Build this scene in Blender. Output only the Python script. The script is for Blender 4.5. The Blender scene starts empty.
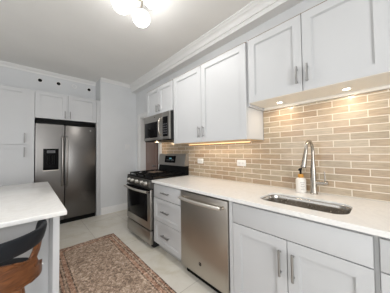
import bpy, bmesh, math, random
from mathutils import Vector, Matrix
random.seed(7)
PI = math.pi
scene = bpy.context.scene
COL = scene.collection

# ------------------------------------------------------------------ camera
def cam_axes(yaw, pitch, roll):
    f = Vector((math.sin(yaw)*math.cos(pitch), math.cos(yaw)*math.cos(pitch), math.sin(pitch)))
    r = Vector((math.cos(yaw), -math.sin(yaw), 0))
    u = r.cross(f)
    return r*math.cos(roll)+u*math.sin(roll), -r*math.sin(roll)+u*math.cos(roll), f
cr, cu, cf = cam_axes(math.radians(43.1356), math.radians(1.5274), math.radians(-0.726))
cd = bpy.data.cameras.new('camera'); cam = bpy.data.objects.new('camera', cd); COL.objects.link(cam)
cam.matrix_world = Matrix(((cr.x, cu.x, -cf.x, 0), (cr.y, cu.y, -cf.y, 0), (cr.z, cu.z, -cf.z, 1.28), (0, 0, 0, 1)))
cd.sensor_fit = 'HORIZONTAL'; cd.sensor_width = 36; cd.lens = 177.324*36/390; cd.clip_start = 0.02
scene.camera = cam

# ------------------------------------------------------------------ world, lights, exposure
w = bpy.data.worlds.new('sky'); scene.world = w; w.use_nodes = True
nt = w.node_tree; nt.nodes.clear()
sky = nt.nodes.new('ShaderNodeTexSky'); sky.sky_type = 'HOSEK_WILKIE'; sky.turbidity = 3
sky.sun_direction = (-0.5, -0.3, 0.8)
bg = nt.nodes.new('ShaderNodeBackground'); bg.inputs[1].default_value = 1.0
ow = nt.nodes.new('ShaderNodeOutputWorld')
nt.links.new(sky.outputs[0], bg.inputs[0]); nt.links.new(bg.outputs[0], ow.inputs[0])

def area(name, loc, target, sx, sy, power, color):
    l = bpy.data.lights.new(name, 'AREA'); l.shape = 'RECTANGLE'; l.size = sx; l.size_y = sy
    l.energy = power; l.color = color
    o = bpy.data.objects.new(name, l); COL.objects.link(o); o.location = loc
    o.rotation_euler = (Vector(target)-Vector(loc)).to_track_quat('-Z', 'Y').to_euler()
    return o
# added fill lamps at two unseen windows, made up to supply daylight
area('fill_front', (-0.55, -1.90, 1.50), (-0.45, 0, 1.50), 1.9, 1.5, 66, (0.98, 0.99, 1.0))
area('fill_left', (-2.50, 1.2, 1.50), (0, 1.2, 1.5), 2.1, 1.5, 20, (0.98, 0.99, 1.0))
LAMP = 11.0          # emission of the glass lamp shades
BULB = 3.0          # watts thrown down through each open shade
PUCK = 0.85          # watts of each under-cabinet light

vs = scene.view_settings
scene.display_settings.display_device = 'sRGB'
vs.view_transform = 'Standard'; vs.look = 'None'; vs.gamma = 1; vs.use_curve_mapping = False
vs.exposure = 0.12

# ------------------------------------------------------------------ materials
def mat(name, color=(.8, .8, .8), rough=.5, metal=0, spec=.5, emis=None, estr=0, coat=0):
    m = bpy.data.materials.new(name); m.use_nodes = True
    b = m.node_tree.nodes['Principled BSDF']
    b.inputs['Base Color'].default_value = (*color, 1); b.inputs['Roughness'].default_value = rough
    b.inputs['Metallic'].default_value = metal; b.inputs['Specular IOR Level'].default_value = spec
    b.inputs['Coat Weight'].default_value = coat
    if emis: b.inputs['Emission Color'].default_value = (*emis, 1); b.inputs['Emission Strength'].default_value = estr
    return m
def N(m, t, **k):
    n = m.node_tree.nodes.new(t)
    for a, v in k.items(): setattr(n, a, v)
    return n
def L(m, a, b): m.node_tree.links.new(a, b)
def bsdf(m): return m.node_tree.nodes['Principled BSDF']
def ramp(m, fac, stops, interp='LINEAR'):
    r = N(m, 'ShaderNodeValToRGB'); r.color_ramp.interpolation = interp
    els = r.color_ramp.elements
    while len(els) > 2: els.remove(els[-1])
    for i, (p, c) in enumerate(stops):
        e = els[i] if i < 2 else els.new(p)
        e.position = p; e.color = (*c, 1)
    L(m, fac, r.inputs[0]); return r.outputs[0]
def objco(m, scale=(1, 1, 1), loc=(0, 0, 0), rot=(0, 0, 0)):
    t = N(m, 'ShaderNodeTexCoord'); p = N(m, 'ShaderNodeMapping')
    p.inputs['Scale'].default_value = scale; p.inputs['Location'].default_value = loc; p.inputs['Rotation'].default_value = rot
    L(m, t.outputs['Object'], p.inputs[0]); return p.outputs[0]
def noise(m, co, scale, detail=3, rough=.5, dist=0):
    n = N(m, 'ShaderNodeTexNoise'); n.inputs['Scale'].default_value = scale; n.inputs['Detail'].default_value = detail
    n.inputs['Roughness'].default_value = rough; n.inputs['Distortion'].default_value = dist
    L(m, co, n.inputs['Vector']); return n.outputs['Fac']
def bump(m, h, strength=.1, dist=.01):
    b = N(m, 'ShaderNodeBump'); b.inputs['Strength'].default_value = strength; b.inputs['Distance'].default_value = dist
    L(m, h, b.inputs['Height']); L(m, b.outputs[0], bsdf(m).inputs['Normal'])

def paint(name, color, rough=.6, var=.02, bs=.04):
    m = mat(name, color, rough, 0, .3)
    co = objco(m); n = noise(m, co, 2.5, 2)
    c = ramp(m, n, [(0.3, tuple(max(0, x-var) for x in color)), (.7, tuple(x+var for x in color))])
    L(m, c, bsdf(m).inputs['Base Color'])
    bump(m, noise(m, co, 160, 2), bs, .002)
    return m
M_wall = paint('wall_paint', (.69, .70, .71), .6)
M_ceil = paint('ceiling_paint', (.88, .87, .85), .75, .012, .06)
M_trim = paint('trim_paint', (.80, .795, .785), .4, .01, .02)
M_cab = paint('cabinet_paint', (.565, .57, .578), .38, .008, .015)
M_dark = mat('shadow_gap', (.008, .008, .008), .8, 0, .1)
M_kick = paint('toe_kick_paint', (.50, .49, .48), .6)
M_bouncetop = paint('tan_bounce_top', (.30, .23, .165), .7, .03)  # brown for unseen tops, added to throw a tan bounce on the bulkhead
M_underlit = paint('bounce_lit_underside', (.86, .82, .75), .5, .01, .02)  # paled to stand in for light bounced up from tile and worktop
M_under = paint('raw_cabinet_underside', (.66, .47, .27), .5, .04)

def steel(name, color, rough, axis_scale, metal=1.0):
    m = mat(name, color, rough, metal)
    co = objco(m, axis_scale); n = noise(m, co, 1, 4, .6)
    r = N(m, 'ShaderNodeMapRange'); r.inputs['To Min'].default_value = rough-.05; r.inputs['To Max'].default_value = rough+.08
    L(m, n, r.inputs['Value']); L(m, r.outputs[0], bsdf(m).inputs['Roughness'])
    bump(m, n, .02, .001)
    return m
M_bar = mat('dark_handle_steel', (.36, .34, .32), .3, 1)
M_fridge = steel('brushed_steel_dark', (.145, .138, .132), .28, (2, 2, 300))
M_steel = steel('brushed_steel', (.42, .40, .375), .30, (2, 2, 300))
M_dw = steel('brushed_steel_vertical', (.50, .465, .42), .33, (300, 2, 2))
M_chrome = mat('satin_nickel', (.42, .385, .34), .27, 1)
M_knob = mat('knob_nickel', (.85, .82, .77), .32, 1)
M_steeld = steel('brushed_steel_panel', (.22, .21, .195), .32, (2, 2, 300))
M_pull = mat('pull_nickel', (.36, .355, .35), .32, 1)
M_sink = steel('sink_steel', (.46, .435, .40), .24, (60, 60, 60))
M_black = mat('black_gloss', (.004, .004, .0045), .2, 0, .05)
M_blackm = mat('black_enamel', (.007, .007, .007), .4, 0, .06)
M_iron = mat('cast_iron', (.008, .008, .008), .55, 0, .08)
M_glass = mat('oven_glass', (.005, .005, .0055), .14, 0, .06)
M_panel = mat('display_grey', (.13, .135, .145), .3, 0, .2)
M_char = mat('display_text', (.30, .31, .32), .5)
M_plate = mat('white_plastic', (.85, .84, .82), .35)
M_switch = mat('grey_white_plastic', (.74, .74, .74), .4)
M_socket = mat('socket_plastic', (.78, .77, .75), .4)
M_slot = mat('outlet_slot', (.08, .08, .08), .6)
M_side = mat('grey_enamel', (.03, .03, .03), .45, 0, .1)

# quartz
M_quartz = mat('white_quartz', (.83, .82, .79), .14, 0, .5)
co = objco(M_quartz); n1 = noise(M_quartz, co, 3.0, 6, .65, 1.5)
c = ramp(M_quartz, n1, [(.40, (.80, .785, .76)), (.52, (.85, .84, .82)), (.56, (.80, .79, .775)), (.60, (.85, .84, .82))])
L(M_quartz, c, bsdf(M_quartz).inputs['Base Color'])

# backsplash tile: object coordinates are world metres (Y along the wall, Z up)
M_tile = mat('glazed_tile', (.6, .5, .4), .18, 0, .5)
t = N(M_tile, 'ShaderNodeTexCoord'); s = N(M_tile, 'ShaderNodeSeparateXYZ'); cb = N(M_tile, 'ShaderNodeCombineXYZ')
L(M_tile, t.outputs['Object'], s.inputs[0])
def addm(m, sock, v):
    a = N(m, 'ShaderNodeMath', operation='ADD'); a.inputs[1].default_value = v; L(m, sock, a.inputs[0]); return a.outputs[0]
L(M_tile, addm(M_tile, s.outputs['Y'], 8.480-.076), cb.inputs[0]); L(M_tile, addm(M_tile, s.outputs['Z'], -.9105+.0553*20), cb.inputs[1])
br = N(M_tile, 'ShaderNodeTexBrick'); br.offset = .5; br.offset_frequency = 2; br.squash = 1
br.inputs['Scale'].default_value = 1; br.inputs['Brick Width'].default_value = .212; br.inputs['Row Height'].default_value = .0553
br.inputs['Mortar Size'].default_value = .0030; br.inputs['Mortar Smooth'].default_value = .15; br.inputs['Bias'].default_value = 0
br.inputs['Color1'].default_value = (0, 0, 0, 1); br.inputs['Color2'].default_value = (1, 1, 1, 1); br.inputs['Mortar'].default_value = (.5, .5, .5, 1)
L(M_tile, cb.outputs[0], br.inputs['Vector'])
tc = ramp(M_tile, br.outputs['Color'], [(0, (.37, .265, .175)), (.3, (.46, .35, .245)), (.55, (.42, .345, .25)), (.8, (.49, .375, .265)), (1, (.50, .42, .315))])
st = N(M_tile, 'ShaderNodeMapping'); st.inputs['Scale'].default_value = (14, 90, 1); L(M_tile, cb.outputs[0], st.inputs[0])
sn = noise(M_tile, st.outputs[0], 1, 4, .6)
mx = N(M_tile, 'ShaderNodeMix', data_type='RGBA', blend_type='OVERLAY'); mx.inputs['Factor'].default_value = .45
L(M_tile, tc, mx.inputs['A']); L(M_tile, sn, mx.inputs['B'])
mm = N(M_tile, 'ShaderNodeMix', data_type='RGBA'); L(M_tile, br.outputs['Fac'], mm.inputs['Factor'])
L(M_tile, mx.outputs['Result'], mm.inputs['A']); mm.inputs['B'].default_value = (.80, .73, .62, 1)
L(M_tile, mm.outputs['Result'], bsdf(M_tile).inputs['Base Color'])
rr = N(M_tile, 'ShaderNodeMapRange'); rr.inputs['To Min'].default_value = .17; rr.inputs['To Max'].default_value = .8
L(M_tile, br.outputs['Fac'], rr.inputs['Value']); L(M_tile, rr.outputs[0], bsdf(M_tile).inputs['Roughness'])
iv = N(M_tile, 'ShaderNodeMath', operation='SUBTRACT'); iv.inputs[0].default_value = 1; L(M_tile, br.outputs['Fac'], iv.inputs[1])
bump(M_tile, iv.outputs[0], .35, .002)

# floor tile
M_floor = mat('porcelain_floor', (.5, .48, .44), .32)
co = objco(M_floor, (1, 1, 1), (0.6*10-.735, 1.2*10-.1, 0), (0, 0, 0))
bf = N(M_floor, 'ShaderNodeTexBrick'); bf.offset = .33; bf.offset_frequency = 3
rot = N(M_floor, 'ShaderNodeMapping'); rot.inputs['Rotation'].default_value = (0, 0, 0); L(M_floor, co, rot.inputs[0])
sx = N(M_floor, 'ShaderNodeSeparateXYZ'); cx = N(M_floor, 'ShaderNodeCombineXYZ'); L(M_floor, rot.outputs[0], sx.inputs[0])
L(M_floor, sx.outputs['Y'], cx.inputs[0]); L(M_floor, sx.outputs['X'], cx.inputs[1])
L(M_floor, cx.outputs[0], bf.inputs['Vector'])
bf.inputs['Scale'].default_value = 1; bf.inputs['Brick Width'].default_value = 1.2; bf.inputs['Row Height'].default_value = .6
bf.inputs['Mortar Size'].default_value = .003; bf.inputs['Mortar Smooth'].default_value = .2
bf.inputs['Color1'].default_value = (.70, .66, .58, 1); bf.inputs['Color2'].default_value = (.74, .70, .62, 1); bf.inputs['Mortar'].default_value = (.47, .43, .375, 1)
fn = noise(M_floor, co, 2.2, 7, .62, 1.2)
fc = ramp(M_floor, fn, [(.30, (.26, .255, .245)), (.45, (.46, .46, .455)), (.5, (.52, .52, .52)), (.66, (.64, .64, .635))])
mf = N(M_floor, 'ShaderNodeMix', data_type='RGBA', blend_type='OVERLAY'); mf.inputs['Factor'].default_value = .75
L(M_floor, bf.outputs['Color'], mf.inputs['A']); L(M_floor, fc, mf.inputs['B'])
L(M_floor, mf.outputs['Result'], bsdf(M_floor).inputs['Base Color'])

# wood (stool, door)
def wood(name, c1, c2, scale, rough=.35):
    m = mat(name, c1, rough)
    co = objco(m, scale); n = noise(m, co, 1, 5, .6, .8)
    L(m, ramp(m, n, [(.3, c1), (.7, c2)]), bsdf(m).inputs['Base Color']); return m
M_walnut = wood('walnut_ply', (.085, .027, .008), (.20, .070, .021), (14, 14, 60))
M_legwood = wood('walnut_leg', (.14, .05, .016), (.26, .105, .04), (60, 60, 8))
M_door = wood('brown_door', (.20, .125, .10), (.24, .155, .125), (40, 40, 3), .3)
M_leather = mat('black_leather', (.012, .014, .018), .5, 0, .2)
co = objco(M_leather); bump(M_leather, noise(M_leather, co, 220, 3), .25, .002)
M_bolt = mat('bolt_steel', (.7, .7, .7), .3, 1)
M_board = paint('grey_soffit', (.60, .61, .625), .6)

# rug: local coordinates, centre at origin
RW, RL = .76, 2.5
M_rug = mat('woven_rug', (.3, .2, .15), .95, 0, .1)
t = N(M_rug, 'ShaderNodeTexCoord'); s = N(M_rug, 'ShaderNodeSeparateXYZ'); L(M_rug, t.outputs['Object'], s.inputs[0])
def math1(m, op, a, b=None, v=None):
    n = N(m, 'ShaderNodeMath', operation=op); L(m, a, n.inputs[0])
    if b is not None: L(m, b, n.inputs[1])
    if v is not None: n.inputs[1].default_value = v
    return n.outputs[0]
ax = math1(M_rug, 'ABSOLUTE', s.outputs['X']); ay = math1(M_rug, 'ABSOLUTE', s.outputs['Y'])
def sub_from(m, v, sock):
    n = N(m, 'ShaderNodeMath', operation='SUBTRACT'); n.inputs[0].default_value = v; L(m, sock, n.inputs[1]); return n.outputs[0]
edge = math1(M_rug, 'MINIMUM', sub_from(M_rug, RW/2, ax), sub_from(M_rug, RL/2, ay))
wob = noise(M_rug, t.outputs['Object'], 30, 2)
edge = math1(M_rug, 'ADD', edge, math1(M_rug, 'MULTIPLY', math1(M_rug, 'SUBTRACT', wob, v=.5), v=.012))
ed = math1(M_rug, 'MULTIPLY', edge, v=4.0)
TERRA, DK, TAN, MID = (.50, .26, .17), (.06, .043, .036), (.58, .42, .31), (.42, .31, .235)
rb = ramp(M_rug, ed, [(0, DK), (.04, TERRA), (.12, DK), (.16, TAN), (.22, DK), (.26, TERRA), (.42, DK), (.47, TAN), (.53, MID)], 'CONSTANT')
v1 = N(M_rug, 'ShaderNodeTexVoronoi'); v1.inputs['Scale'].default_value = 30; L(M_rug, t.outputs['Object'], v1.inputs['Vector'])
rmap = N(M_rug, 'ShaderNodeMapping'); rmap.inputs['Scale'].default_value = (1.0, 1.0, 1); L(M_rug, t.outputs['Object'], rmap.inputs[0])
n2 = noise(M_rug, rmap.outputs[0], 34, 7, .78, .8)
n3 = noise(M_rug, t.outputs['Object'], 6, 4, .6)
p1 = ramp(M_rug, n2, [(.39, (.02, .016, .015)), (.46, (.20, .135, .10)), (.54, (.66, .48, .36)), (.62, (1.0, .88, .74))])
k1 = N(M_rug, 'ShaderNodeMix', data_type='RGBA'); k1.inputs['Factor'].default_value = .54
L(M_rug, rb, k1.inputs['A']); L(M_rug, p1, k1.inputs['B'])
k2 = N(M_rug, 'ShaderNodeMix', data_type='RGBA', blend_type='OVERLAY'); k2.inputs['Factor'].default_value = .5
L(M_rug, k1.outputs['Result'], k2.inputs['A']); L(M_rug, n3, k2.inputs['B'])
k3 = N(M_rug, 'ShaderNodeMix', data_type='RGBA', blend_type='MULTIPLY'); k3.inputs['Factor'].default_value = .38
L(M_rug, k2.outputs['Result'], k3.inputs['A'])
L(M_rug, ramp(M_rug, v1.outputs['Distance'], [(.1, (.45, .42, .42)), (.5, (1, 1, 1))]), k3.inputs['B'])
L(M_rug, k3.outputs['Result'], bsdf(M_rug).inputs['Base Color'])
bump(M_rug, n2, .4, .004)

M_shade = mat('frosted_glass_lit', (.95, .95, .93), .4, emis=(1.0, .98, .95), estr=LAMP)
M_puck = mat('puck_lens_lit', (1, 1, 1), .4, emis=(1.0, .9, .74), estr=14)
M_glowstrip = mat('strip_glow', (1, .8, .5), .5, emis=(1, .55, .2), estr=1.6)  # glow stands in for the warm line under the tall cabinet
M_amber = mat('amber_plastic', (.62, .30, .05), .35)
M_bottle = mat('white_bottle', (.82, .79, .74), .3)
M_pane = mat('window_glass', (1, 1, 1), 0.0); bsdf(M_pane).inputs['Transmission Weight'].default_value = 1; bsdf(M_pane).inputs['IOR'].default_value = 1.02

# ------------------------------------------------------------------ mesh builder
class B:
    def __init__(s): s.bm = bmesh.new()
    def box(s, x0, x1, y0, y1, z0, z1, bev=0, seg=2):
        r = bmesh.ops.create_cube(s.bm, size=1)
        vs_ = r['verts']
        bmesh.ops.scale(s.bm, verts=vs_, vec=(x1-x0, y1-y0, z1-z0))
        bmesh.ops.translate(s.bm, verts=vs_, vec=((x0+x1)/2, (y0+y1)/2, (z0+z1)/2))
        if bev:
            es = {e for v in vs_ for e in v.link_edges}
            bmesh.ops.bevel(s.bm, geom=list(es), offset=bev, segments=seg, affect='EDGES', profile=.5)
        return s
    def prism(s, pts, axis, a, b):
        # polygon pts (2-D) extruded along axis from a to b; remaining axes in cyclic order
        def P(p, t): return {'x': (t, p[0], p[1]), 'y': (p[0], t, p[1]), 'z': (p[0], p[1], t)}[axis]
        n = len(pts)
        va = [s.bm.verts.new(P(p, a)) for p in pts]; vb = [s.bm.verts.new(P(p, b)) for p in pts]
        s.bm.faces.new(va); s.bm.faces.new(vb[::-1])
        for i in range(n): s.bm.faces.new((va[i], vb[i], vb[(i+1) % n], va[(i+1) % n]))
        return s
    def cyl(s, p0, p1, r0, r1=None, seg=20):
        return s.tube([p0, p1], [r0, r0 if r1 is None else r1], seg)
    def tube(s, pts, r, seg=12, flat=1.0):
        pts = [Vector(p) for p in pts]; n = len(pts)
        rs = r if isinstance(r, (list, tuple)) else [r]*n
        rings = []; up = None
        for i, p in enumerate(pts):
            d = (pts[min(i+1, n-1)]-pts[max(i-1, 0)]).normalized()
            if up is None: up = d.orthogonal().normalized()
            up = (up-d*up.dot(d)).normalized(); sd = d.cross(up)
            rings.append([s.bm.verts.new(p+(up*math.cos(2*PI*k/seg)+sd*math.sin(2*PI*k/seg)*flat)*rs[i]) for k in range(seg)])
        for a, b in zip(rings, rings[1:]):
            for k in range(seg): s.bm.faces.new((a[k], a[(k+1) % seg], b[(k+1) % seg], b[k]))
        s.bm.faces.new(rings[0][::-1]); s.bm.faces.new(rings[-1]); return s
    def lathe(s, prof, c=(0, 0, 0), seg=28):
        rings = []
        for r, z in prof:
            if r < 1e-6: rings.append([s.bm.verts.new((c[0], c[1], c[2]+z))])
            else: rings.append([s.bm.verts.new((c[0]+r*math.cos(2*PI*k/seg), c[1]+r*math.sin(2*PI*k/seg), c[2]+z)) for k in range(seg)])
        for a, b in zip(rings, rings[1:]):
            for k in range(seg):
                A = [a[k % len(a)], a[(k+1) % len(a)], b[(k+1) % len(b)], b[k % len(b)]]
                u = []
                for v in A:
                    if v not in u: u.append(v)
                if len(u) > 2: s.bm.faces.new(u)
        return s
    def grid(s, rows, closed=False):
        V = [[s.bm.verts.new(p) for p in r] for r in rows]
        for a, b in zip(V, V[1:]):
            n = len(a)
            for k in range(n if closed else n-1): s.bm.faces.new((a[k], a[(k+1) % n], b[(k+1) % n], b[k]))
        return V
    def xform(s, M): bmesh.ops.transform(s.bm, matrix=M, verts=s.bm.verts[:]); return s
    def build(s, name, m, parent=None, smooth=True, label=None, loc=None):
        bmesh.ops.recalc_face_normals(s.bm, faces=s.bm.faces[:])
        me = bpy.data.meshes.new(name); s.bm.to_mesh(me); s.bm.free()
        me.materials.append(m)
        if smooth:
            me.polygons.foreach_set('use_smooth', [True]*len(me.polygons))
            me.set_sharp_from_angle(angle=math.radians(35))
        o = bpy.data.objects.new(name, me); COL.objects.link(o)
        if parent: o.parent = parent
        if loc: o.location = loc
        if label: o['label'] = label
        return o

def tag(o, label, cat, group=None):
    o['label'] = label; o['category'] = cat
    if group: o['group'] = group
    return o
def thing(name, loc, label, cat, rz=0, group=None):
    o = bpy.data.objects.new(name, None); COL.objects.link(o); o.empty_display_size = .05
    o.location = loc; o.rotation_euler = (0, 0, rz); return tag(o, label, cat, group)
def struct(o): o['kind'] = 'structure'; return o
def sbox(name, m, x0, x1, y0, y1, z0, z1, parent=None, bev=0):
    o = B().box(x0, x1, y0, y1, z0, z1, bev).build(name, m, parent)
    if not parent: struct(o)
    return o

# ------------------------------------------------------------------ the room
W = 1.85; YB = 4.0; CE = 2.83; XL = -2.6; YF = -2.0; YA = 4.37; YE = 4.78
sbox('floor', M_floor, XL-.1, W+1.0, YF-.1, YE+.1, -.1, 0)
sbox('ceiling', M_ceil, XL-.1, W+1.0, YF-.1, YE+.1, CE, CE+.1)
# right wall with a doorway beyond the range
b = B(); b.box(W, W+.12, YF, 3.0, 0, CE); b.box(W, W+.12, 3.8, YB+.0, 0, CE); b.box(W, W+.12, 3.0, 3.8, 2.05, CE)
struct(b.build('wall_right', M_wall))
b = B(); b.box(1.075, W+.12, YB, YE, 0, CE); struct(b.build('wall_back', M_wall))
b = B(); b.box(XL, 1.075, YE, YE+.08, 0, CE); struct(b.build('wall_alcove', M_wall))
b = B(); b.box(XL, 1.075, YA, YE, 2.42, CE); struct(b.build('wall_soffit', M_wall))
# left wall with opening for an added, unseen window
b = B(); b.box(XL-.1, XL, YF, .15, 0, CE); b.box(XL-.1, XL, 2.25, YE, 0, CE); b.box(XL-.1, XL, .15, 2.25, 0, .75); b.box(XL-.1, XL, .15, 2.25, 2.25, CE)
struct(b.build('wall_left', M_wall))
b = B(); b.box(XL, -1.5, YF-.1, YF, 0, CE); b.box(.4, W+.12, YF-.1, YF, 0, CE); b.box(-1.5, .4, YF-.1, YF, 0, .75); b.box(-1.5, .4, YF-.1, YF, 2.25, CE)
struct(b.build('wall_front', M_wall))
def window(name, rot, loc, wd, z0, z1):  # builds the unseen windows added for the fill lamps
    e = bpy.data.objects.new(name, None); COL.objects.link(e); e.location = loc; e.rotation_euler = (0, 0, rot); struct(e)
    b = B()
    for x0, x1, a, c in ((-wd/2, -wd/2+.05, z0, z1), (wd/2-.05, wd/2, z0, z1), (-wd/2, wd/2, z0, z0+.05), (-wd/2, wd/2, z1-.05, z1), (-.02, .02, z0, z1)):
        b.box(x0, x1, .02, .08, a, c)
    b.build('added_window_frame', M_trim, e)
    B().box(-wd/2+.05, wd/2-.05, .045, .05, z0+.05, z1-.05).build('pane', M_pane, e)
window('added_window_1', PI, (-.55, YF, 0), 1.9, .75, 2.25)  # unseen window, made up for the front fill lamp
window('added_window_2', PI/2, (XL, 1.2, 0), 2.1, .75, 2.25)  # unseen window, made up for the left fill lamp

# bulkhead over the wall cabinets, with crown mouldings
XB = 1.735; ZB = 2.665
sbox('wall_bulkhead', M_trim, XB, W, YF, YB, ZB, CE)
def crown(name, run, face, zc, proj, h, axis, sign, m=M_trim, a=0, bb=1):
    # profile in (offset from the wall, z)
    p = [(0, -h), (proj*.22, -h), (proj*.22, -h*.86), (proj*.12, -h*.82), (proj*.16, -h*.70), (proj*.32, -h*.55), (proj*.55, -h*.42), (proj*.66, -h*.40), (proj*.66, -h*.32), (proj*.80, -h*.27), (proj*.84, -h*.20), (proj, -h*.17), (proj, 0), (0, 0)]
    pts = [(face+sign*o_, zc+z) for o_, z in p]
    b = B(); b.prism(pts, axis, a, bb)
    o = b.build(name, m); return struct(o)
crown('trim_1', None, XB, CE, .055, .115, 'y', -1, a=YF, bb=YB)
crown('trim_2', None, YB, CE, .04, .065, 'x', -1, a=1.075, bb=XB)
crown('trim_3', None, YA, CE, .05, .075, 'x', -1, a=XL, bb=1.075)
# baseboard on the back wall
b = B(); b.prism([(YB, .0), (YB-.016, .0), (YB-.016, .115), (YB-.010, .128), (YB-.006, .14), (YB, .14)], 'x', 1.09, W)
struct(b.build('baseboard_back', M_trim))
b = B(); b.prism([(W, .0), (W-.016, .0), (W-.016, .115), (W-.006, .14), (W, .14)], 'y', 3.905, YB-.017)
struct(b.build('baseboard_right', M_trim))
# doorway casing, jambs and door
b = B(); b.box(W-.02, W, 3.8, 3.895, 0, 2.14, .003); b.box(W-.02, W, 2.885, 3.0, 0, 2.14, .003); b.box(W-.02, W, 3.0, 3.8, 2.05, 2.14, .003)
struct(b.build('trim_4', M_trim))
b = B(); b.box(W, W+.17, 3.78, 3.80, 0, 2.05); b.box(W, W+.17, 3.0, 3.02, 0, 2.05); b.box(W, W+.17, 3.02, 3.78, 2.03, 2.05)
struct(b.build('trim_5', M_trim))
d = bpy.data.objects.new('door_1', None); COL.objects.link(d); d.location = (1.975, 3.28, 0); struct(d)
b = B(); b.box(0, .04, 0, .497, .01, 2.025); b.box(-.006, 0, .09, .42, .15, .85, .004); b.box(-.006, 0, .09, .42, 1.02, 1.9, .004)
b.build('door_leaf', M_door, d)
b = B(); b.cyl((-.04, .055, .98), (0, .055, .98), .009); b.lathe([(0, 0), (.024, .004), (.028, .018), (.022, .03), (0, .034)], (-.06, .055, .965)); b.build('door_knob', M_pull, d)
# dark passage behind the doorway
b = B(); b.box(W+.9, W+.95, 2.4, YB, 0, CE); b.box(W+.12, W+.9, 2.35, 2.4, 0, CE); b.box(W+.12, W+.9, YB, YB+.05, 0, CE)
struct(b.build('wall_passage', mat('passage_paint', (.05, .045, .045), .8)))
# backsplash tile sheet
b = B(); b.box(W-.008, W, -.9, 2.885, .907, 1.384); b.box(W-.008, W, -.9, .883, 1.384, 1.700); b.box(W-.008, W, 2.06, 2.885, 1.384, 1.447)
o = struct(b.build('wall_backsplash', M_tile))

# ------------------------------------------------------------------ cabinet parts (local: x right, y back, z up, front at y = 0)
def shaker(name, parent, x0, x1, z0, z1, y=0, rail=.062, t=.02, m=None):
    b = B()
    b.box(x0, x1, y+.012, y+t, z0, z1)
    b.box(x0, x0+rail, y, y+.012, z0, z1); b.box(x1-rail, x1, y, y+.012, z0, z1)
    b.box(x0+rail, x1-rail, y, y+.012, z0, z0+rail); b.box(x0+rail, x1-rail, y, y+.012, z1-rail, z1)
    # small bevelled step round the recessed panel
    r = rail; s = .006
    for a0, a1, c0, c1 in ((x0+r, x0+r+s, z0+r, z1-r), (x1-r-s, x1-r, z0+r, z1-r), (x0+r+s, x1-r-s, z0+r, z0+r+s), (x0+r+s, x1-r-s, z1-r-s, z1-r)):
        b.box(a0, a1, y+.006, y+.012, c0, c1)
    return b.build(name, m or M_cab, parent)
def slab(name, parent, x0, x1, z0, z1, y=0, t=.02):
    return B().box(x0, x1, y, y+t, z0, z1, .002).build(name, M_cab, parent)
def pull_v(parent, x, z0, z1, y=0):
    b = B(); b.cyl((x, y-.03, z0), (x, y-.03, z1), .0080, seg=10)
    for z in (z0+.018, z1-.018): b.cyl((x, y-.03, z), (x, y, z), .005, seg=10)
    return b.build('handle', M_pull, parent)
def pull_h(parent, x0, x1, z, y=0):
    b = B(); b.cyl((x0, y-.03, z), (x1, y-.03, z), .0080, seg=10)
    for x in (x0+.018, x1-.018): b.cyl((x, y-.03, z), (x, y, z), .005, seg=10)
    return b.build('handle', M_pull, parent)
R90 = -PI/2
XU = 1.51                     # face of the wall cabinets
DU = W-XU-.002                # their depth
def upper(name, yl, yr, z0, z1, label, handles_z, split=None, pads=0.0, under=None, rail_back=False, depth=DU):
    e = thing(name, (XU, yl, z0), label, 'cabinet', R90, 'white wall cabinets over the worktop')
    w_ = yl-yr; h = z1-z0
    B().box(0, w_, .022, depth, .003, h).build('body', M_cab, e)
    B().box(.001, w_-.001, .004, depth, h+.0002, h+.004).build('bounce_panel', M_bouncetop, e)  # unseen top, added to darken and tint light reaching the bulkhead
    if under: B().box(.001, w_-.001, .004, depth, -.004, -.0002).build('bottom_panel', under, e)
    sp = yl-split if split else w_/2
    d1 = shaker('door', e, .002, sp-.0025, .0, h-.004)
    d2 = shaker('door', e, sp+.0025, w_-.002, .0, h-.004)
    pull_v(d1, sp-.035, handles_z[0]-z0, handles_z[1]-z0); pull_v(d2, sp+.035, handles_z[0]-z0, handles_z[1]-z0)
    return e
ZT = 2.325
upper('wall_cabinet', 2.845, 2.075, 1.885, ZT, 'white two-door wall cabinet over the microwave, smallest of the wall cabinets', (1.915, 2.03), split=2.45)
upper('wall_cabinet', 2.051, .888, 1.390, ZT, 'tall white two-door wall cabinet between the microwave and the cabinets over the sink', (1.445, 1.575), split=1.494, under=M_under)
e = upper('wall_cabinet', .862, -.04, 1.728, ZT, 'white two-door wall cabinet above the sink with lit lights under it', (1.785, 1.915), split=.409, under=M_underlit)
B().box(.0, .902, DU-.03, DU, -.026, .003).build('light_rail', M_underlit, e)
# fillers
sbox('trim_6', M_cab, XU+.022, W-.002, 2.053, 2.073, 1.39, ZT)
sbox('trim_7', M_cab, XU+.022, W-.002, .864, .886, 1.70, ZT)

# under-cabinet lights
def puck(x, y, z, label, seen=True, power=PUCK):
    e = thing('puck_light', (x, y, z), label, 'light', 0, 'lights under the wall cabinets')
    B().lathe([(.021, -.004), (.030, -.004), (.030, -.006), (.021, -.007), (.021, -.004)]).build('ring', M_plate, e)
    B().lathe([(0, -.0042), (.021, -.0042), (.021, -.0068), (0, -.0068)]).build('lens', M_puck, e)
    l = bpy.data.lights.new('puck_lamp', 'AREA'); l.shape = 'DISK'; l.size = .05; l.energy = power; l.color = (1, .84, .64)
    o = bpy.data.objects.new('puck_lamp', l); COL.objects.link(o); o.parent = e; o.location = (0, 0, -.012)
puck(1.70, .655, 1.7285, 'round lit light under the sink wall cabinet, farther from the camera beside the tall cabinet')
puck(1.70, .178, 1.7285, 'round lit light under the sink wall cabinet, nearer the right edge of the photo')
e = thing('glow_strip', (1.72, 1.47, 1.3855), 'thin added strip for the warm glow under the tall wall cabinet at the tiled wall', 'light', 0, None)
B().box(-.012, .012, -.50, .50, -.008, -.001, .001).build('added_strip_housing', M_plate, e)
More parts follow.
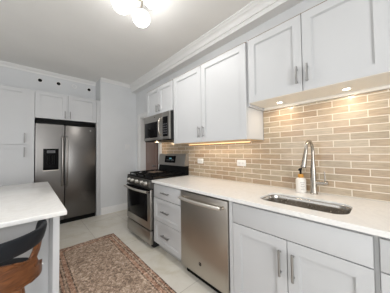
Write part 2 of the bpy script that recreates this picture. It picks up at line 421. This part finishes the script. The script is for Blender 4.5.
B().box(-.010, .010, -.49, .49, -.016, -.008, .002).build('lens', M_glowstrip, e)  # glowing face of the added strip
l = bpy.data.lights.new('strip_fill', 'AREA'); l.shape = 'RECTANGLE'; l.size = .016; l.size_y = .96; l.energy = 1.15; l.color = (1, .86, .68)  # added fill to brighten the worktop and tile below
o = bpy.data.objects.new('strip_fill', l); COL.objects.link(o); o.parent = e; o.location = (0, 0, -.018)

# ------------------------------------------------------------------ base cabinets
XC = 1.21; DB = W-XC-.002
def base_body(e, w_, h0=.105, h1=.872):
    b = B(); b.box(0, w_, .022, DB-.01, h0, h1); b.build('body', M_cab, e)
    B().box(0.0, w_, .085, .10, 0, h0).build('toe_kick', M_kick, e)
# drawers
e = thing('drawer_cabinet', (XC, 2.103, 0), 'white base cabinet with three drawers between the range and the dishwasher', 'cabinet', R90)
wd = 2.103-1.527; base_body(e, wd)
for z0, z1, sh in ((.688, .857, 0), (.402, .682, 1), (.11, .396, 1)):
    dr = (shaker('drawer', e, .003, wd-.003, z0, z1, rail=.052) if sh else slab('drawer', e, .003, wd-.003, z0, z1))
    zc = (z0+z1)/2+(.0 if not sh else .0)
    pull_h(dr, wd/2-.075+.0, wd/2+.075, zc)
# sink base: false front + two doors
e = thing('sink_cabinet', (XC, .857, 0), 'white sink base cabinet with two doors, under the sink', 'cabinet', R90)
ws = .857-.048
b = B(); b.box(0, .02, .022, DB-.01, .105, .872); b.box(ws-.02, ws, .022, DB-.01, .105, .872); b.box(.02, ws-.02, .022, DB-.01, .105, .125)
b.box(.02, ws-.02, DB-.03, DB-.01, .125, .872); b.box(.02, ws-.02, .022, .04, .125, .872); b.build('body', M_cab, e)
B().box(0, ws, .085, .10, 0, .105).build('toe_kick', M_kick, e)
slab('false_front', e, .003, ws-.003, .705, .857)
d1 = shaker('door', e, .003, .411, .11, .699, rail=.066); d2 = shaker('door', e, .416, ws-.003, .11, .699, rail=.066)
pull_v(d1, .373, .47, .635); pull_v(d2, .452, .47, .635)
# filler between dishwasher and sink base
sbox('trim_8', M_cab, XC+.004, XC+.03, .859, .893, 0.105, .872)
sbox('trim_9', M_kick, XC+.085, XC+.10, .859, .893, 0, .105)
# next base cabinet at the right edge
e = thing('drawer_cabinet', (XC, .03, 0), 'white base cabinet right of the sink base, cut off by the right photo edge', 'cabinet', R90)
base_body(e, .6)
slab('drawer', e, .003, .597, .705, .857); d1 = shaker('door', e, .003, .597, .11, .699)
sbox('trim_10', M_cab, XC+.022, XC+.05, .031, .047, 0.105, .872)

# worktop with sink cut-out
def rrect(x0, x1, y0, y1, r, n=8):
    out = []
    for cx_, cy_, a0 in ((x1-r, y1-r, 0), (x0+r, y1-r, PI/2), (x0+r, y0+r, PI), (x1-r, y0+r, 1.5*PI)):
        for k in range(n+1):
            a = a0+k/n*PI/2; out.append((cx_+r*math.cos(a), cy_+r*math.sin(a)))
    return out
XS = 1.183; Y0, Y1 = -.60, 2.108
SX0, SX1, SY0, SY1 = 1.295, 1.590, .150, .690
bm = bmesh.new()
outer = [(XS, Y0), (W-.010, Y0), (W-.010, Y1), (XS, Y1)]
inner = rrect(SX0, SX1, SY0, SY1, .085)
def slab_with_hole(bm, outer, inner, z0, z1):
    loops = {}
    for z in (z0, z1):
        es = []
        for P in (outer, inner):
            v = [bm.verts.new((p[0], p[1], z)) for p in P]; loops[(z, id(P))] = v
            es += [bm.edges.new((v[i], v[(i+1) % len(v)])) for i in range(len(v))]
        bmesh.ops.triangle_fill(bm, use_beauty=True, edges=es)
    for P in (outer, inner):
        a, c = loops[(z0, id(P))], loops[(z1, id(P))]; n = len(a)
        for i in range(n): bm.faces.new((a[i], a[(i+1) % n], c[(i+1) % n], c[i]))
slab_with_hole(bm, outer, inner, .876, .906)
bt = B(); bt.bm.free(); bt.bm = bm
o = bt.build('countertop', M_quartz, smooth=False)
tag(o, 'long white quartz worktop along the tiled wall with the sink cut into it', 'countertop')
bv = o.modifiers.new('bevel', 'BEVEL'); bv.width = .003; bv.segments = 2; bv.limit_method = 'ANGLE'; bv.angle_limit = math.radians(60)
# undermount sink
e = thing('kitchen_sink', (1.4425, .42, .70), 'stainless steel undermount sink set into the white worktop', 'sink')
def shift(P, d, z): return [(p[0]-1.4425, p[1]-.42, z) for p in d]
g = 0.006
rows = []
for off, z in ((-.003, .194), (-.006, .190), (-.008, .160), (-.012, .03), (-.022, .010), (-.05, .002), (-.10, .0)):
    rr_ = max(.085+off, .03)
    rows.append([(p[0]-1.4425, p[1]-.42, z) for p in rrect(SX0-off, SX1+off, SY0-off, SY1+off, rr_)])
b = B(); V = b.grid(rows, closed=True); b.bm.faces.new(V[-1])
o = b.build('bowl', M_sink, e)
sm = o.modifiers.new('solid', 'SOLIDIFY'); sm.thickness = .0012; sm.offset = 1
B().lathe([(0, .002), (.030, .002), (.042, .006), (.045, -.0), (.0, -.001)], (.0, .0, -.003)).build('drain', M_chrome, e)

# faucet
e = thing('faucet', (1.765, .418, .906), 'brushed nickel gooseneck pull-down faucet standing behind the sink', 'faucet')
b = B(); b.lathe([(0, 0), (.030, 0), (.030, .006), (.027, .010), (.0255, .02), (.0235, .09), (.0215, .20), (.0155, .27), (.0135, .30), (0, .30)]); b.build('body', M_chrome, e)
pts = [(0, 0, .27), (0, 0, .36)]
for k in range(13):
    a = PI*k/12*.93; pts.append((-.075+.075*math.cos(a), .01*k/12, .36+.085*math.sin(a)))
q = Vector(pts[-1])
dirv = (Vector(pts[-1])-Vector(pts[-2])).normalized()
pts.append(tuple(q+dirv*.02))
B().tube(pts, .0125, 14).build('spout', M_chrome, e)
q = Vector(pts[-1]); dv = Vector((-.17, .12, -1)).normalized()
b = B(); b.tube([q-dv*.015, q+dv*.01, q+dv*.05, q+dv*.105, q+dv*.125], [.0135, .0145, .0165, .021, .020], 16); sh = b.build('spray_head', M_chrome, e)
b = B(); b.cyl(q+dv*.124, q+dv*.129, .0175); b.build('nozzle', M_blackm, sh)
b = B(); b.cyl((0, -.015, .095), (0, -.075, .098), .0175); b.cyl((0, -.066, .098), (0, -.100, .102), .0165); hd = b.build('valve', M_chrome, e)
b = B(); b.tube([(0, -.080, .100), (-.004, -.080, .15), (-.006, -.080, .195)], [.0065, .006, .0058], 10); b.build('lever', M_chrome, hd)

# soap bottle
e = thing('soap_bottle', (1.765, .515, .9065), 'white soap bottle with amber collar and black pump beside the faucet', 'bottle')
B().lathe([(0, 0), (.036, 0), (.040, .004), (.040, .105), (.037, .117), (.022, .128), (.016, .132), (0, .132)]).build('bottle', M_bottle, e)
B().lathe([(0, .130), (.022, .130), (.022, .154), (.016, .160), (0, .160)]).build('collar', M_amber, e)
b = B(); b.cyl((0, 0, .158), (0, 0, .205), .009); b.cyl((.012, 0, .205), (-.042, 0, .203), .010, .006); b.cyl((-.040, 0, .205), (-.042, 0, .192), .005); b.build('pump', M_blackm, e)
b = B()
for k in range(5):
    zz = .086-k*.015; ww = (.9, .6, .8, .5, .7)[k]
    rows = []
    for z_ in (zz, zz+.005):
        rows.append([(.0404*math.cos(a), .0404*math.sin(a), z_) for a in [PI+.62-ww*.5+ww*j/6 for j in range(7)]])
    b.grid(rows)
b.build('printed_lines', mat('label_ink', (.35, .33, .31), .6), e)

# outlets on the tile
def outlet(y, z, label):
    e = thing('wall_outlet', (W-.008, y, z), label, 'outlet', R90, 'white outlets on the tiled wall')
    B().box(-.060, .060, -.006, 0, -.036, .036, .004).build('cover_plate', M_plate, e)
    for x in (-.022, .022):
        o = B().box(x-.016, x+.016, -.008, -.006, -.015, .015, .001).build('socket', M_socket, e)
        for dx, dz in ((-.006, .004), (-.006, -.006), (.007, 0)): B().box(x+dx-.0025, x+dx+.0025, -.0086, -.008, dz-.0015, dz+.0015).build('slot', M_slot, o)
outlet(1.85, 1.136, 'white double outlet on the tile nearer the range')
outlet(1.163, 1.134, 'white double outlet on the tile nearer the sink')
# switch on the back wall
e = thing('light_switch', (1.64, YB, 1.395), 'white light switch plate on the grey back wall right of the fridge', 'switch')
B().box(-.058, .058, -.006, 0, -.058, .058, .003).build('cover_plate', M_switch, e)
for x in (-.024, .024): B().box(x-.016, x+.016, -.010, -.006, -.032, .032, .002).build('rocker', M_switch, e)

# ------------------------------------------------------------------ dishwasher
e = thing('dishwasher', (XC, 1.521, 0), 'stainless steel dishwasher with long curved bar handle between drawers and sink base', 'dishwasher', R90)
wdw = 1.521-.897
B().box(.004, wdw-.004, .03, DB-.02, .10, .868).build('tub', M_side, e)
dp = B().box(.004, wdw-.004, -.012, .03, .085, .858, .004).build('door_panel', M_dw, e)
B().box(.03, wdw-.03, .045, .06, .0, .10).build('toe_kick', M_blackm, e)
pts = []
for k in range(17):
    t_ = k/16; x = .045+t_*(wdw-.09); pts.append((x, -.058-.022*math.sin(PI*t_), .800))
h_ = B().tube(pts, .0155, 12, 1.0).build('handle', M_knob, dp)
for x in (.045, wdw-.045): B().cyl((x, -.062, .800), (x, -.012, .800), .012, .014).build('handle_mount', M_chrome, h_)
b = B(); b.lathe([(0, 0), (.017, 0), (.017, .002), (0, .002)], (0, 0, 0), 24); b.xform(Matrix.Translation((wdw/2-.02, -.012, .205)) @ Matrix.Rotation(PI/2, 4, 'X'))
b.build('badge', M_black, dp, label='small round dark badge')
b = B(); b.lathe([(.008, 0), (.011, 0), (.011, .0008), (.008, .0008), (.008, 0)], (0, 0, 0), 20); b.xform(Matrix.Translation((wdw/2-.02, -.014, .205)) @ Matrix.Rotation(PI/2, 4, 'X')); b.build('badge_ring', M_pull, dp)

# ------------------------------------------------------------------ gas range
YR = 2.872; WR = .758; XR = 1.165
e = thing('gas_range', (XR, YR, 0), 'stainless steel freestanding gas range with black grates left of the drawers', 'stove', R90)
DR = W-.012-XR
b = B(); b.box(0, WR, .045, DR, .06, .900); b.box(.02, WR-.02, .06, DR-.02, 0.0, .06); b.build('body', M_side, e)
# front: drawer, oven door, control panel
B().box(.004, WR-.004, .004, .045, .055, .232, .006).build('drawer', M_steel, e)
od = B(); od.box(.004, WR-.004, .002, .045, .248, .775, .006)
od = od.build('oven_door', M_steel, e)
B().box(.045, WR-.085, -.0015, .003, .345, .712, .001).build('oven_window', M_glass, od)
B().box(.006, WR-.006, .0, .03, .730, .7745).build('door_top_band', M_black, od)
pts = []
for k in range(15):
    t_ = k/14; pts.append((.03+t_*(WR-.06), -.045-.020*math.sin(PI*t_), .752-.004*math.sin(PI*t_)))
oh = B().tube(pts, .0145, 12).build('handle', M_knob, od)
for x in (.034, WR-.034): B().cyl((x, -.047, .752), (x, .004, .752), .012).build('handle_mount', M_chrome, oh)
b = B(); b.prism([(.045, .788), (.0, .795), (.012, .905), (.045, .912)], 'x', .0, WR); cp = b.build('control_panel', M_steeld, e)
for k, x in enumerate((.11, .225, .38, .535, .65)):
    b = B(); b.lathe([(0, 0), (.028, 0), (.028, .006), (.0245, .010), (.0235, .036), (.020, .040), (0, .040)], (0, 0, 0), 20)
    b.xform(Matrix.Translation((x, .0055, .852)) @ Matrix.Rotation(PI/2+.08, 4, 'X')); kb = b.build('knob', M_knob, cp)
    b = B(); b.lathe([(0, -.0015), (.035, -.0015), (.035, .0015), (0, .0015)], (0, 0, 0), 20)
    b.xform(Matrix.Translation((x, .0055, .852)) @ Matrix.Rotation(PI/2+.08, 4, 'X')); b.build('knob_base', M_blackm, kb)
# cooktop
B().box(-.001, WR+.001, .012, DR-.06, .905, .921, .004).build('cooktop', M_blackm, e)
for cx_, cy_, r in ((.16, .18, .045), (.16, .44, .036), (.379, .31, .052), (.60, .18, .05), (.60, .44, .04)):
    b = B(); b.lathe([(0, 0), (r, 0), (r, .008), (r*.8, .010), (r*.8, .018), (r*.7, .021), (0, .021)], (cx_, cy_, .921), 24); b.build('burner', M_iron, e)
for x0, x1 in ((.022, .256), (.262, .496), (.502, .736)):
    b = B(); z0, z1 = .944, .958; ya, yb = .045, .565
    for x in (x0, x1-.014): b.box(x, x+.014, ya, yb, z0, z1, .003)
    for y in (ya, (ya+yb)/2-.007, yb-.014): b.box(x0, x1, y, y+.014, z0, z1, .003)
    xc = (x0+x1)/2
    for yc in ((ya*3+yb)/4, (ya+yb*3)/4):
        b.box(x0, xc-.03, yc-.005, yc+.005, z0+.002, z1+.003, .002); b.box(xc+.03, x1, yc-.005, yc+.005, z0+.002, z1+.003, .002)
        b.box(xc-.005, xc+.005, yc-.12, yc-.03, z0+.002, z1+.003, .002); b.box(xc-.005, xc+.005, yc+.03, yc+.12, z0+.002, z1+.003, .002)
    for x in (x0, x1-.014):
        for y in (ya, yb-.014): b.box(x, x+.014, y, y+.014, .921, z0+.002)
    b.build('grate', M_iron, e)
# centre griddle plate of lighter metal
B().box(.30, .455, .20, .40, .9585, .9645, .004).build('griddle', mat('worn_griddle', (.30, .24, .19), .35, .8), e, label='flat brown griddle plate')
# backguard
b = B(); b.prism([(DR-.085, .905), (DR, .905), (DR, 1.05), (DR-.060, 1.05)], 'x', .0, WR); bgd = b.build('backguard_base', M_blackm, e)
b = B(); b.prism([(DR-.085, 1.048), (DR-.06, 1.048), (DR, 1.05), (DR, 1.235), (DR-.035, 1.242), (DR-.055, 1.232)], 'x', 0, WR); bg_ = b.build('backguard', M_steel, e)
pn = Vector((0, -(1.232-1.048), (.03))).normalized()
def bgbox(name, x0, x1, t0, t1, m, parent, off=.002):
    y0 = DR-.085+.03*t0; y1 = DR-.085+.03*t1; za = 1.048+.184*t0; zb = 1.048+.184*t1
    b = B(); b.prism([(y0-off, za), (y1-off, zb), (y1+.004, zb), (y0+.004, za)], 'x', x0, x1); return b.build(name, m, parent)
dsp = bgbox('display', .20, .51, .24, .86, M_black, bg_)
for x in (.27, .30, .33, .40, .43, .46):
    bgbox('button', x-.008, x+.008, .45, .50, M_char, dsp, .0032)
bgbox('clock', .335, .395, .56, .68, mat('clock_digits', (.2, .5, .6), .4, emis=(.5, .85, 1), estr=.04), dsp, .0032)

# ------------------------------------------------------------------ microwave
XM = 1.45; YM = 2.835; WM = .757; ZM = 1.449; HM = .418
e = thing('microwave', (XM, YM, ZM), 'stainless steel over-the-range microwave under the small wall cabinet', 'microwave', R90)
DM = W-.012-XM
B().box(.002, WM-.002, .03, DM, .012, HM).build('body', M_side, e)
B().box(.0, WM, .02, DM-.02, .0, .012).build('underside', M_blackm, e)
dm = B().box(0, WM-.185, 0, .032, .014, HM-.002, .005).build('door', M_steel, e)
B().box(.03, .445, -.0015, .004, .055, .305, .001).build('window', M_glass, dm)
cpn = B().box(WM-.183, WM, 0, .032, .014, HM-.002, .005).build('control_panel', M_steel, e)
kp = B().box(WM-.170, WM-.035, -.0015, .004, .055, .345, .001).build('keypad', M_black, cpn)
M_key = mat('key_print', (.16, .16, .17), .5)
for r_i in range(5):
    for c_i in range(3):
        x = WM-.155+c_i*.038; z = .09+r_i*.035; B().box(x, x+.022, -.0022, -.0015, z, z+.012).build('key', M_key, kp)
pts = [(WM-.213, -.004, .075), (WM-.213, -.028, .095), (WM-.213, -.040, .15), (WM-.213, -.044, .20), (WM-.213, -.040, .25), (WM-.213, -.028, .315), (WM-.213, -.004, .335)]
B().tube(pts, .013, 12).build('handle', M_chrome, dm)
b = B(); b.lathe([(0, 0), (.010, 0), (.010, .001), (0, .001)], (0, 0, 0), 20); b.xform(Matrix.Translation((.36, 0, .375)) @ Matrix.Rotation(PI/2, 4, 'X')); b.build('badge', M_blackm, dm)
B().box(.03, .09, .19, .25, -.003, .0).build('task_lamp', mat('task_lens', (1, 1, 1), .4, emis=(1, .72, .42), estr=2), e)
l = bpy.data.lights.new('microwave_lamp', 'POINT'); l.shadow_soft_size = .02; l.energy = .55; l.color = (1, .70, .42)
lo = bpy.data.objects.new('microwave_lamp', l); COL.objects.link(lo); lo.parent = e; lo.location = (.06, .22, -.022)

# ------------------------------------------------------------------ refrigerator and its cabinets
XFL, XFR, XFD = .078, .990, .474
e = thing('refrigerator', (XFL, YB-.01, 0), 'stainless steel side-by-side refrigerator with ice dispenser in the left door', 'refrigerator')
wf = XFR-XFL; dv_ = XFD-XFL
B().box(.004, wf-.004, .07, .70, .05, 1.775).build('body', M_side, e)
B().box(.004, wf-.004, .03, .07, .0, .075).build('grille', M_blackm, e)
def fridge_door(x0, x1, hole=None):
    b = B()
    if hole:
        hx0, hx1, hz0, hz1 = hole
        b.box(x0, hx0, 0, .068, .08, 1.785); b.box(hx1, x1, 0, .068, .08, 1.785); b.box(hx0, hx1, 0, .068, .08, hz0); b.box(hx0, hx1, 0, .068, hz1, 1.785); b.box(hx0, hx1, .062, .068, hz0, hz1)
    else: b.box(x0, x1, 0, .068, .08, 1.785, .012, 3)
    return b.build('door', M_fridge, e)
hole = (.10, .312, .985, 1.355)
fd1 = fridge_door(.0, dv_-.004, hole); fd2 = fridge_door(dv_+.004, wf)
x0, x1, z0, z1 = hole
b = B(); b.box(x0, x1, .055, .062, z0, z1); b.box(x0, x0+.01, -.004, .055, z0, z1); b.box(x1-.01, x1, -.004, .055, z0, z1); b.box(x0+.01, x1-.01, -.004, .055, z1-.11, z1); b.box(x0+.01, x1-.01, -.01, .055, z0, z0+.02)
di = b.build('dispenser', M_black, fd1, label='black recessed water and ice dispenser')
B().box(x0+.05, x1-.05, -.006, -.004, z1-.075, z1-.030).build('display', M_panel, di)
b = B(); b.box(x0+.065, x1-.065, -.0068, -.006, z1-.066, z1-.048); b.build('display_text', M_slot, di)
for x in ((x0+x1)/2-.035, (x0+x1)/2+.035): B().box(x-.018, x+.018, .025, .04, z0+.10, z1-.11, .004).build('paddle', M_blackm, di)
B().box(x0-.004, x1+.004, -.006, -.0005, z0-.014, z0-.002).build('drip_lip', M_chrome, di)
for fd, x in ((fd1, dv_-.032), (fd2, dv_+.032)):
    pts = [(x, .0, .70), (x, -.03, .715), (x, -.05, .80), (x, -.058, 1.13), (x, -.05, 1.46), (x, -.03, 1.555), (x, .0, 1.57)]
    B().tube(pts, .0165, 12).build('handle', M_bar, fd)
b = B(); b.lathe([(0, 0), (.016, 0), (.016, .002), (0, .002)], (0, 0, 0), 20); b.xform(Matrix.Translation((wf-.10, 0, 1.71)) @ Matrix.Rotation(PI/2, 4, 'X')); b.build('badge', M_pull, fd2)
B().box(.004, wf-.004, .02, .60, 1.787, 1.862, .004).build('gap_shade', M_blackm, e)  # added black block, standing in for the shade in the gap

# cabinet over the fridge
e = thing('overhead_cabinet', (.068, YB, 1.885), 'white two-door cabinet above the refrigerator', 'cabinet')
wc = 1.000-.068; h = 2.352-1.885
B().box(0, wc, .022, .66, .0, h-.01).build('body', M_cab, e)
d1 = shaker('door', e, .002, .440, 0, h-.003); d2 = shaker('door', e, .462, wc-.002, 0, h-.003)
B().box(.442, .460, .010, .022, 0, h-.01).build('center_stile', M_cab, e)
pull_v(d1, .440-.028, .02, .155); pull_v(d2, .462+.028, .02, .155)
# side panels
o = B().box(1.003, 1.073, .0, .66, 0, 2.352, .002).build('fridge_panel', M_cab, loc=(0, YB, 0)); tag(o, 'tall white panel on the right side of the refrigerator', 'panel')
# pantry
e = thing('pantry_cabinet', (-.93, YB, 0), 'tall white pantry cabinet with upper and lower doors left of the refrigerator', 'cabinet')
wp = .93+.064
b = B(); b.box(0, wp, .022, .66, .10, 2.345); b.build('body', M_cab, e)
B().box(0, wp, .08, .10, 0, .10).build('toe_kick', M_kick, e)
B().box(wp-.085, wp, .004, .022, .10, 2.345).build('filler', M_cab, e)
xd = .93-.022
for x0, x1, hx in ((xd-.45, xd, xd-.032), (.003, xd-.455, None)):
    a = shaker('door', e, x0, x1, 1.425, 2.34); c_ = shaker('door', e, x0, x1, .12, 1.415)
    hx = hx if hx else x0+.032
    pull_v(a, hx, 1.45, 1.61); pull_v(c_, hx, 1.22, 1.38)

# soffit grommets above the fridge cabinets
def grommet(x, z, dark, label):
    e = thing('soffit_grommet', (x, YA, z), label, 'grommet', 0, 'round grommets in the grey wall above the fridge cabinet')
    b = B(); b.lathe([(.030, 0), (.044, 0), (.042, .006), (.032, .008), (.030, 0)], (0, 0, 0), 24); b.xform(Matrix.Rotation(PI/2, 4, 'X')); b.build('rim', M_trim, e)
    b = B(); b.lathe([(0, .001), (.032, .001), (.032, .003), (0, .003)], (0, 0, 0), 24); b.xform(Matrix.Rotation(PI/2, 4, 'X')); b.build('cap', M_dark if dark else M_wall, e)
grommet(.14, 2.644, True, 'black round hole in the grey wall, leftmost, over the pantry end')
grommet(.416, 2.649, True, 'black round hole in the grey wall, second from the left over the fridge')
grommet(.675, 2.655, False, 'faint white round cap in the grey wall between two black holes')
grommet(.946, 2.648, True, 'black round hole in the grey wall, rightmost, near the corner return')

# ------------------------------------------------------------------ island
IX0, IX1, IY0, IY1 = -.95, .186, 1.425, 3.05
e = thing('kitchen_island', (0, 0, 0), 'white kitchen island base with recessed end panel', 'island')
b = B(); b.box(IX0+.06, .116, 1.758, 3.00, .10, .874); b.box(IX0+.06, .10, 1.79, 2.95, 0, .10); b.build('body', M_cab, e)
b = B(); b.box(.118, .153, 1.482, 3.02, 0, .874, .002); b.build('end_panel', M_cab, e)
b = B(); b.box(IX0+.06, .116, 1.745, 1.757, .0, .874); b.build('back_panel', M_cab, e)
b = B(); b.box(IX0, IX1, IY0, IY1, .876, .906, .006, 3); o = b.build('island_countertop', M_quartz); tag(o, 'white quartz slab on top of the island at left', 'countertop')
bvm = None

# ------------------------------------------------------------------ rug
b = B(); nx, ny = 20, 60; rows = []
for j in range(ny+1):
    rows.append([(-RW/2+RW*i/nx, -RL/2+RL*j/ny, .008+.0015*math.sin(i*1.3+j*.7)) for i in range(nx+1)])
V = b.grid(rows)
ring = [V[0][i] for i in range(nx+1)]+[V[j][nx] for j in range(1, ny+1)]+[V[ny][i] for i in range(nx-1, -1, -1)]+[V[j][0] for j in range(ny-1, 0, -1)]
low = [b.bm.verts.new((v.co.x, v.co.y, .001)) for v in ring]
for i in range(len(ring)):
    j = (i+1) % len(ring); b.bm.faces.new((ring[i], ring[j], low[j], low[i]))
b.bm.faces.new(low)
o = b.build('runner_rug', M_rug, loc=(.984-RW/2, 2.955-RL/2, 0))
tag(o, 'faded reddish brown patterned runner rug on the tile floor', 'rug')

# ------------------------------------------------------------------ counter stool
SCX, SCY, SR = -.155, 1.395, .205
e = thing('counter_stool', (SCX, SCY, 0), 'counter stool with curved black leather back and bent walnut shell at island', 'stool')
ZS = .657                     # top of the seat
b = B(); b.lathe([(0, ZS-.040), (.160, ZS-.040), (.186, ZS-.036), (.199, ZS-.026), (.200, ZS-.014), (.188, ZS-.003), (.14, ZS), (0, ZS+.002)], (0, 0, 0), 40)
b.xform(Matrix.Diagonal((1, .84, 1, 1))); b.build('seat', M_leather, e)
# bent plywood shell: outline unrolled as (angle, height), then wrapped round the rear of the seat
half = [(0, .757), (.35, .757), (.5, .748), (.62, .733), (.75, .722), (.88, .722), (.96, .730), (1.02, .745), (1.08, .770), (1.13, .805), (1.37, .805), (1.31, .772), (1.22, .738), (1.10, .714), (1.02, .700), (.99, .684), (1.02, .668), (1.12, .661), (1.3, .658), (1.48, .656), (1.57, .650), (1.62, .635), (1.61, .615), (1.53, .602), (1.4, .597), (1.2, .598), (1.0, .604), (.8, .615), (.5, .632), (.2, .645)]
outl = half+[(0, .648)]+[(-a_, z_) for a_, z_ in half[:0:-1]]
b = B(); b.bm.faces.new([b.bm.verts.new((a_, 0, z_)) for a_, z_ in outl])
bmesh.ops.triangulate(b.bm, faces=b.bm.faces[:])
for k in range(-27, 28):
    bmesh.ops.bisect_plane(b.bm, geom=b.bm.verts[:]+b.bm.edges[:]+b.bm.faces[:], plane_co=(k*.06, 0, 0), plane_no=(1, 0, 0), dist=1e-5)
for k in range(9):
    bmesh.ops.bisect_plane(b.bm, geom=b.bm.verts[:]+b.bm.edges[:]+b.bm.faces[:], plane_co=(0, 0, .61+k*.022), plane_no=(0, 0, 1), dist=1e-5)
for v in b.bm.verts:
    a_, z_ = v.co.x, v.co.z; r = .196+.016*min(1, abs(a_)/1.3)+.05*max(0, z_-.73)
    v.co = (r*math.sin(a_), -r*math.cos(a_)+.02, z_)
o = b.build('shell', M_walnut, e)
sd = o.modifiers.new('solid', 'SOLIDIFY'); sd.thickness = .014; sd.offset = 0
B().lathe([(0, .592), (.13, .592), (.17, .600), (.180, .612), (.178, ZS-.041), (0, ZS-.041)], (0, .0, 0), 40).xform(Matrix.Diagonal((1, .84, 1, 1))).build('seat_pan', M_walnut, e)
# back rest: thick curved padded band
out = []; na = 56; amax = 1.90
for k in range(na+1):
    a = -amax+2*amax*k/na; d = abs(a)/amax
    zc = .826-.003*d**2; hh = .047*(1-.06*d**8); th = .016
    r0 = SR+.014; col = []
    for j in range(16):
        f = 2*PI*j/16; cx_ = math.copysign(abs(math.cos(f))**.6, math.cos(f)); cz_ = math.copysign(abs(math.sin(f))**.6, math.sin(f))
        r = r0+th*cx_+.010*cz_
        col.append((r*math.sin(a), -r*math.cos(a)+.02, zc+hh*cz_))
    out.append(col)
def cap(P, s_, a, dd):
    c = [sum(p[i] for p in P)/16 for i in range(3)]
    return [(c[0]+(p[0]-c[0])*s_+dd*math.cos(a), c[1]+(p[1]-c[1])*s_+dd*math.sin(a), c[2]+(p[2]-c[2])*s_) for p in P]
o0, o1 = out[0], out[-1]
out = [cap(o0, .55, -amax, -.018), cap(o0, .86, -amax, -.012)]+out+[cap(o1, .86, amax, .012), cap(o1, .55, amax, .018)]
b = B(); V = b.grid(out, closed=True); b.bm.faces.new(V[0]); b.bm.faces.new(V[-1]); b.build('backrest', M_leather, e)
for s_ in (-1, 1):
    a = s_*1.50; b = B(); b.cyl((.214*math.sin(a), -.214*math.cos(a)+.02, .628), (.223*math.sin(a), -.223*math.cos(a)+.02, .628), .006); b.build('bolt', M_bolt, e)
for sx_, sy_ in ((-1, -1), (1, -1), (-1, 1), (1, 1)):
    b = B(); b.tube([(sx_*.110, sy_*.100, .605), (sx_*.14, sy_*.13, .30), (sx_*.175, sy_*.165, 0)], [.022, .019, .012], 14); b.build('leg', M_legwood, e)
b = B(); pts = [(.165*math.cos(t_*2*PI/32)*1.27, .165*math.sin(t_*2*PI/32)*1.17, .22) for t_ in range(33)]
b.tube(pts, .008, 10); b.build('foot_ring', M_blackm, e)

# ------------------------------------------------------------------ ceiling light
e = thing('ceiling_light', (.80, 1.58, CE), 'ceiling light with three lit frosted glass shades near the top of the photo', 'light')
B().lathe([(0, 0), (.085, 0), (.085, -.012), (.06, -.03), (.02, -.04), (0, -.04)]).build('canopy', M_chrome, e)
for wx, wy in ((.635, 1.672), (.858, 1.722), (.82, 1.42)):
    px_, py_ = wx-.80, wy-1.58
    a = B(); a.tube([(0, 0, -.03), (px_*.5, py_*.5, -.035), (px_, py_, -.040)], .009, 10); arm = a.build('arm', M_chrome, e)
    l = bpy.data.lights.new('bulb', 'AREA'); l.shape = 'DISK'; l.size = .12; l.energy = BULB; l.color = (1, .98, .95)
    o = bpy.data.objects.new('bulb', l); COL.objects.link(o); o.parent = e; o.location = (px_, py_, -.212)
    b = B(); b.lathe([(0, -.085), (.066, -.085), (.080, -.105), (.088, -.138), (.080, -.170), (.060, -.193), (.030, -.205), (0, -.208)], (px_, py_, 0), 28); b.build('shade', M_shade, arm)
    b = B(); b.lathe([(0, -.036), (.022, -.036), (.030, -.05), (.062, -.070), (.080, -.094), (.078, -.096), (.060, -.083), (0, -.083)], (px_, py_, 0), 28); b.build('shade_holder', M_trim, arm)
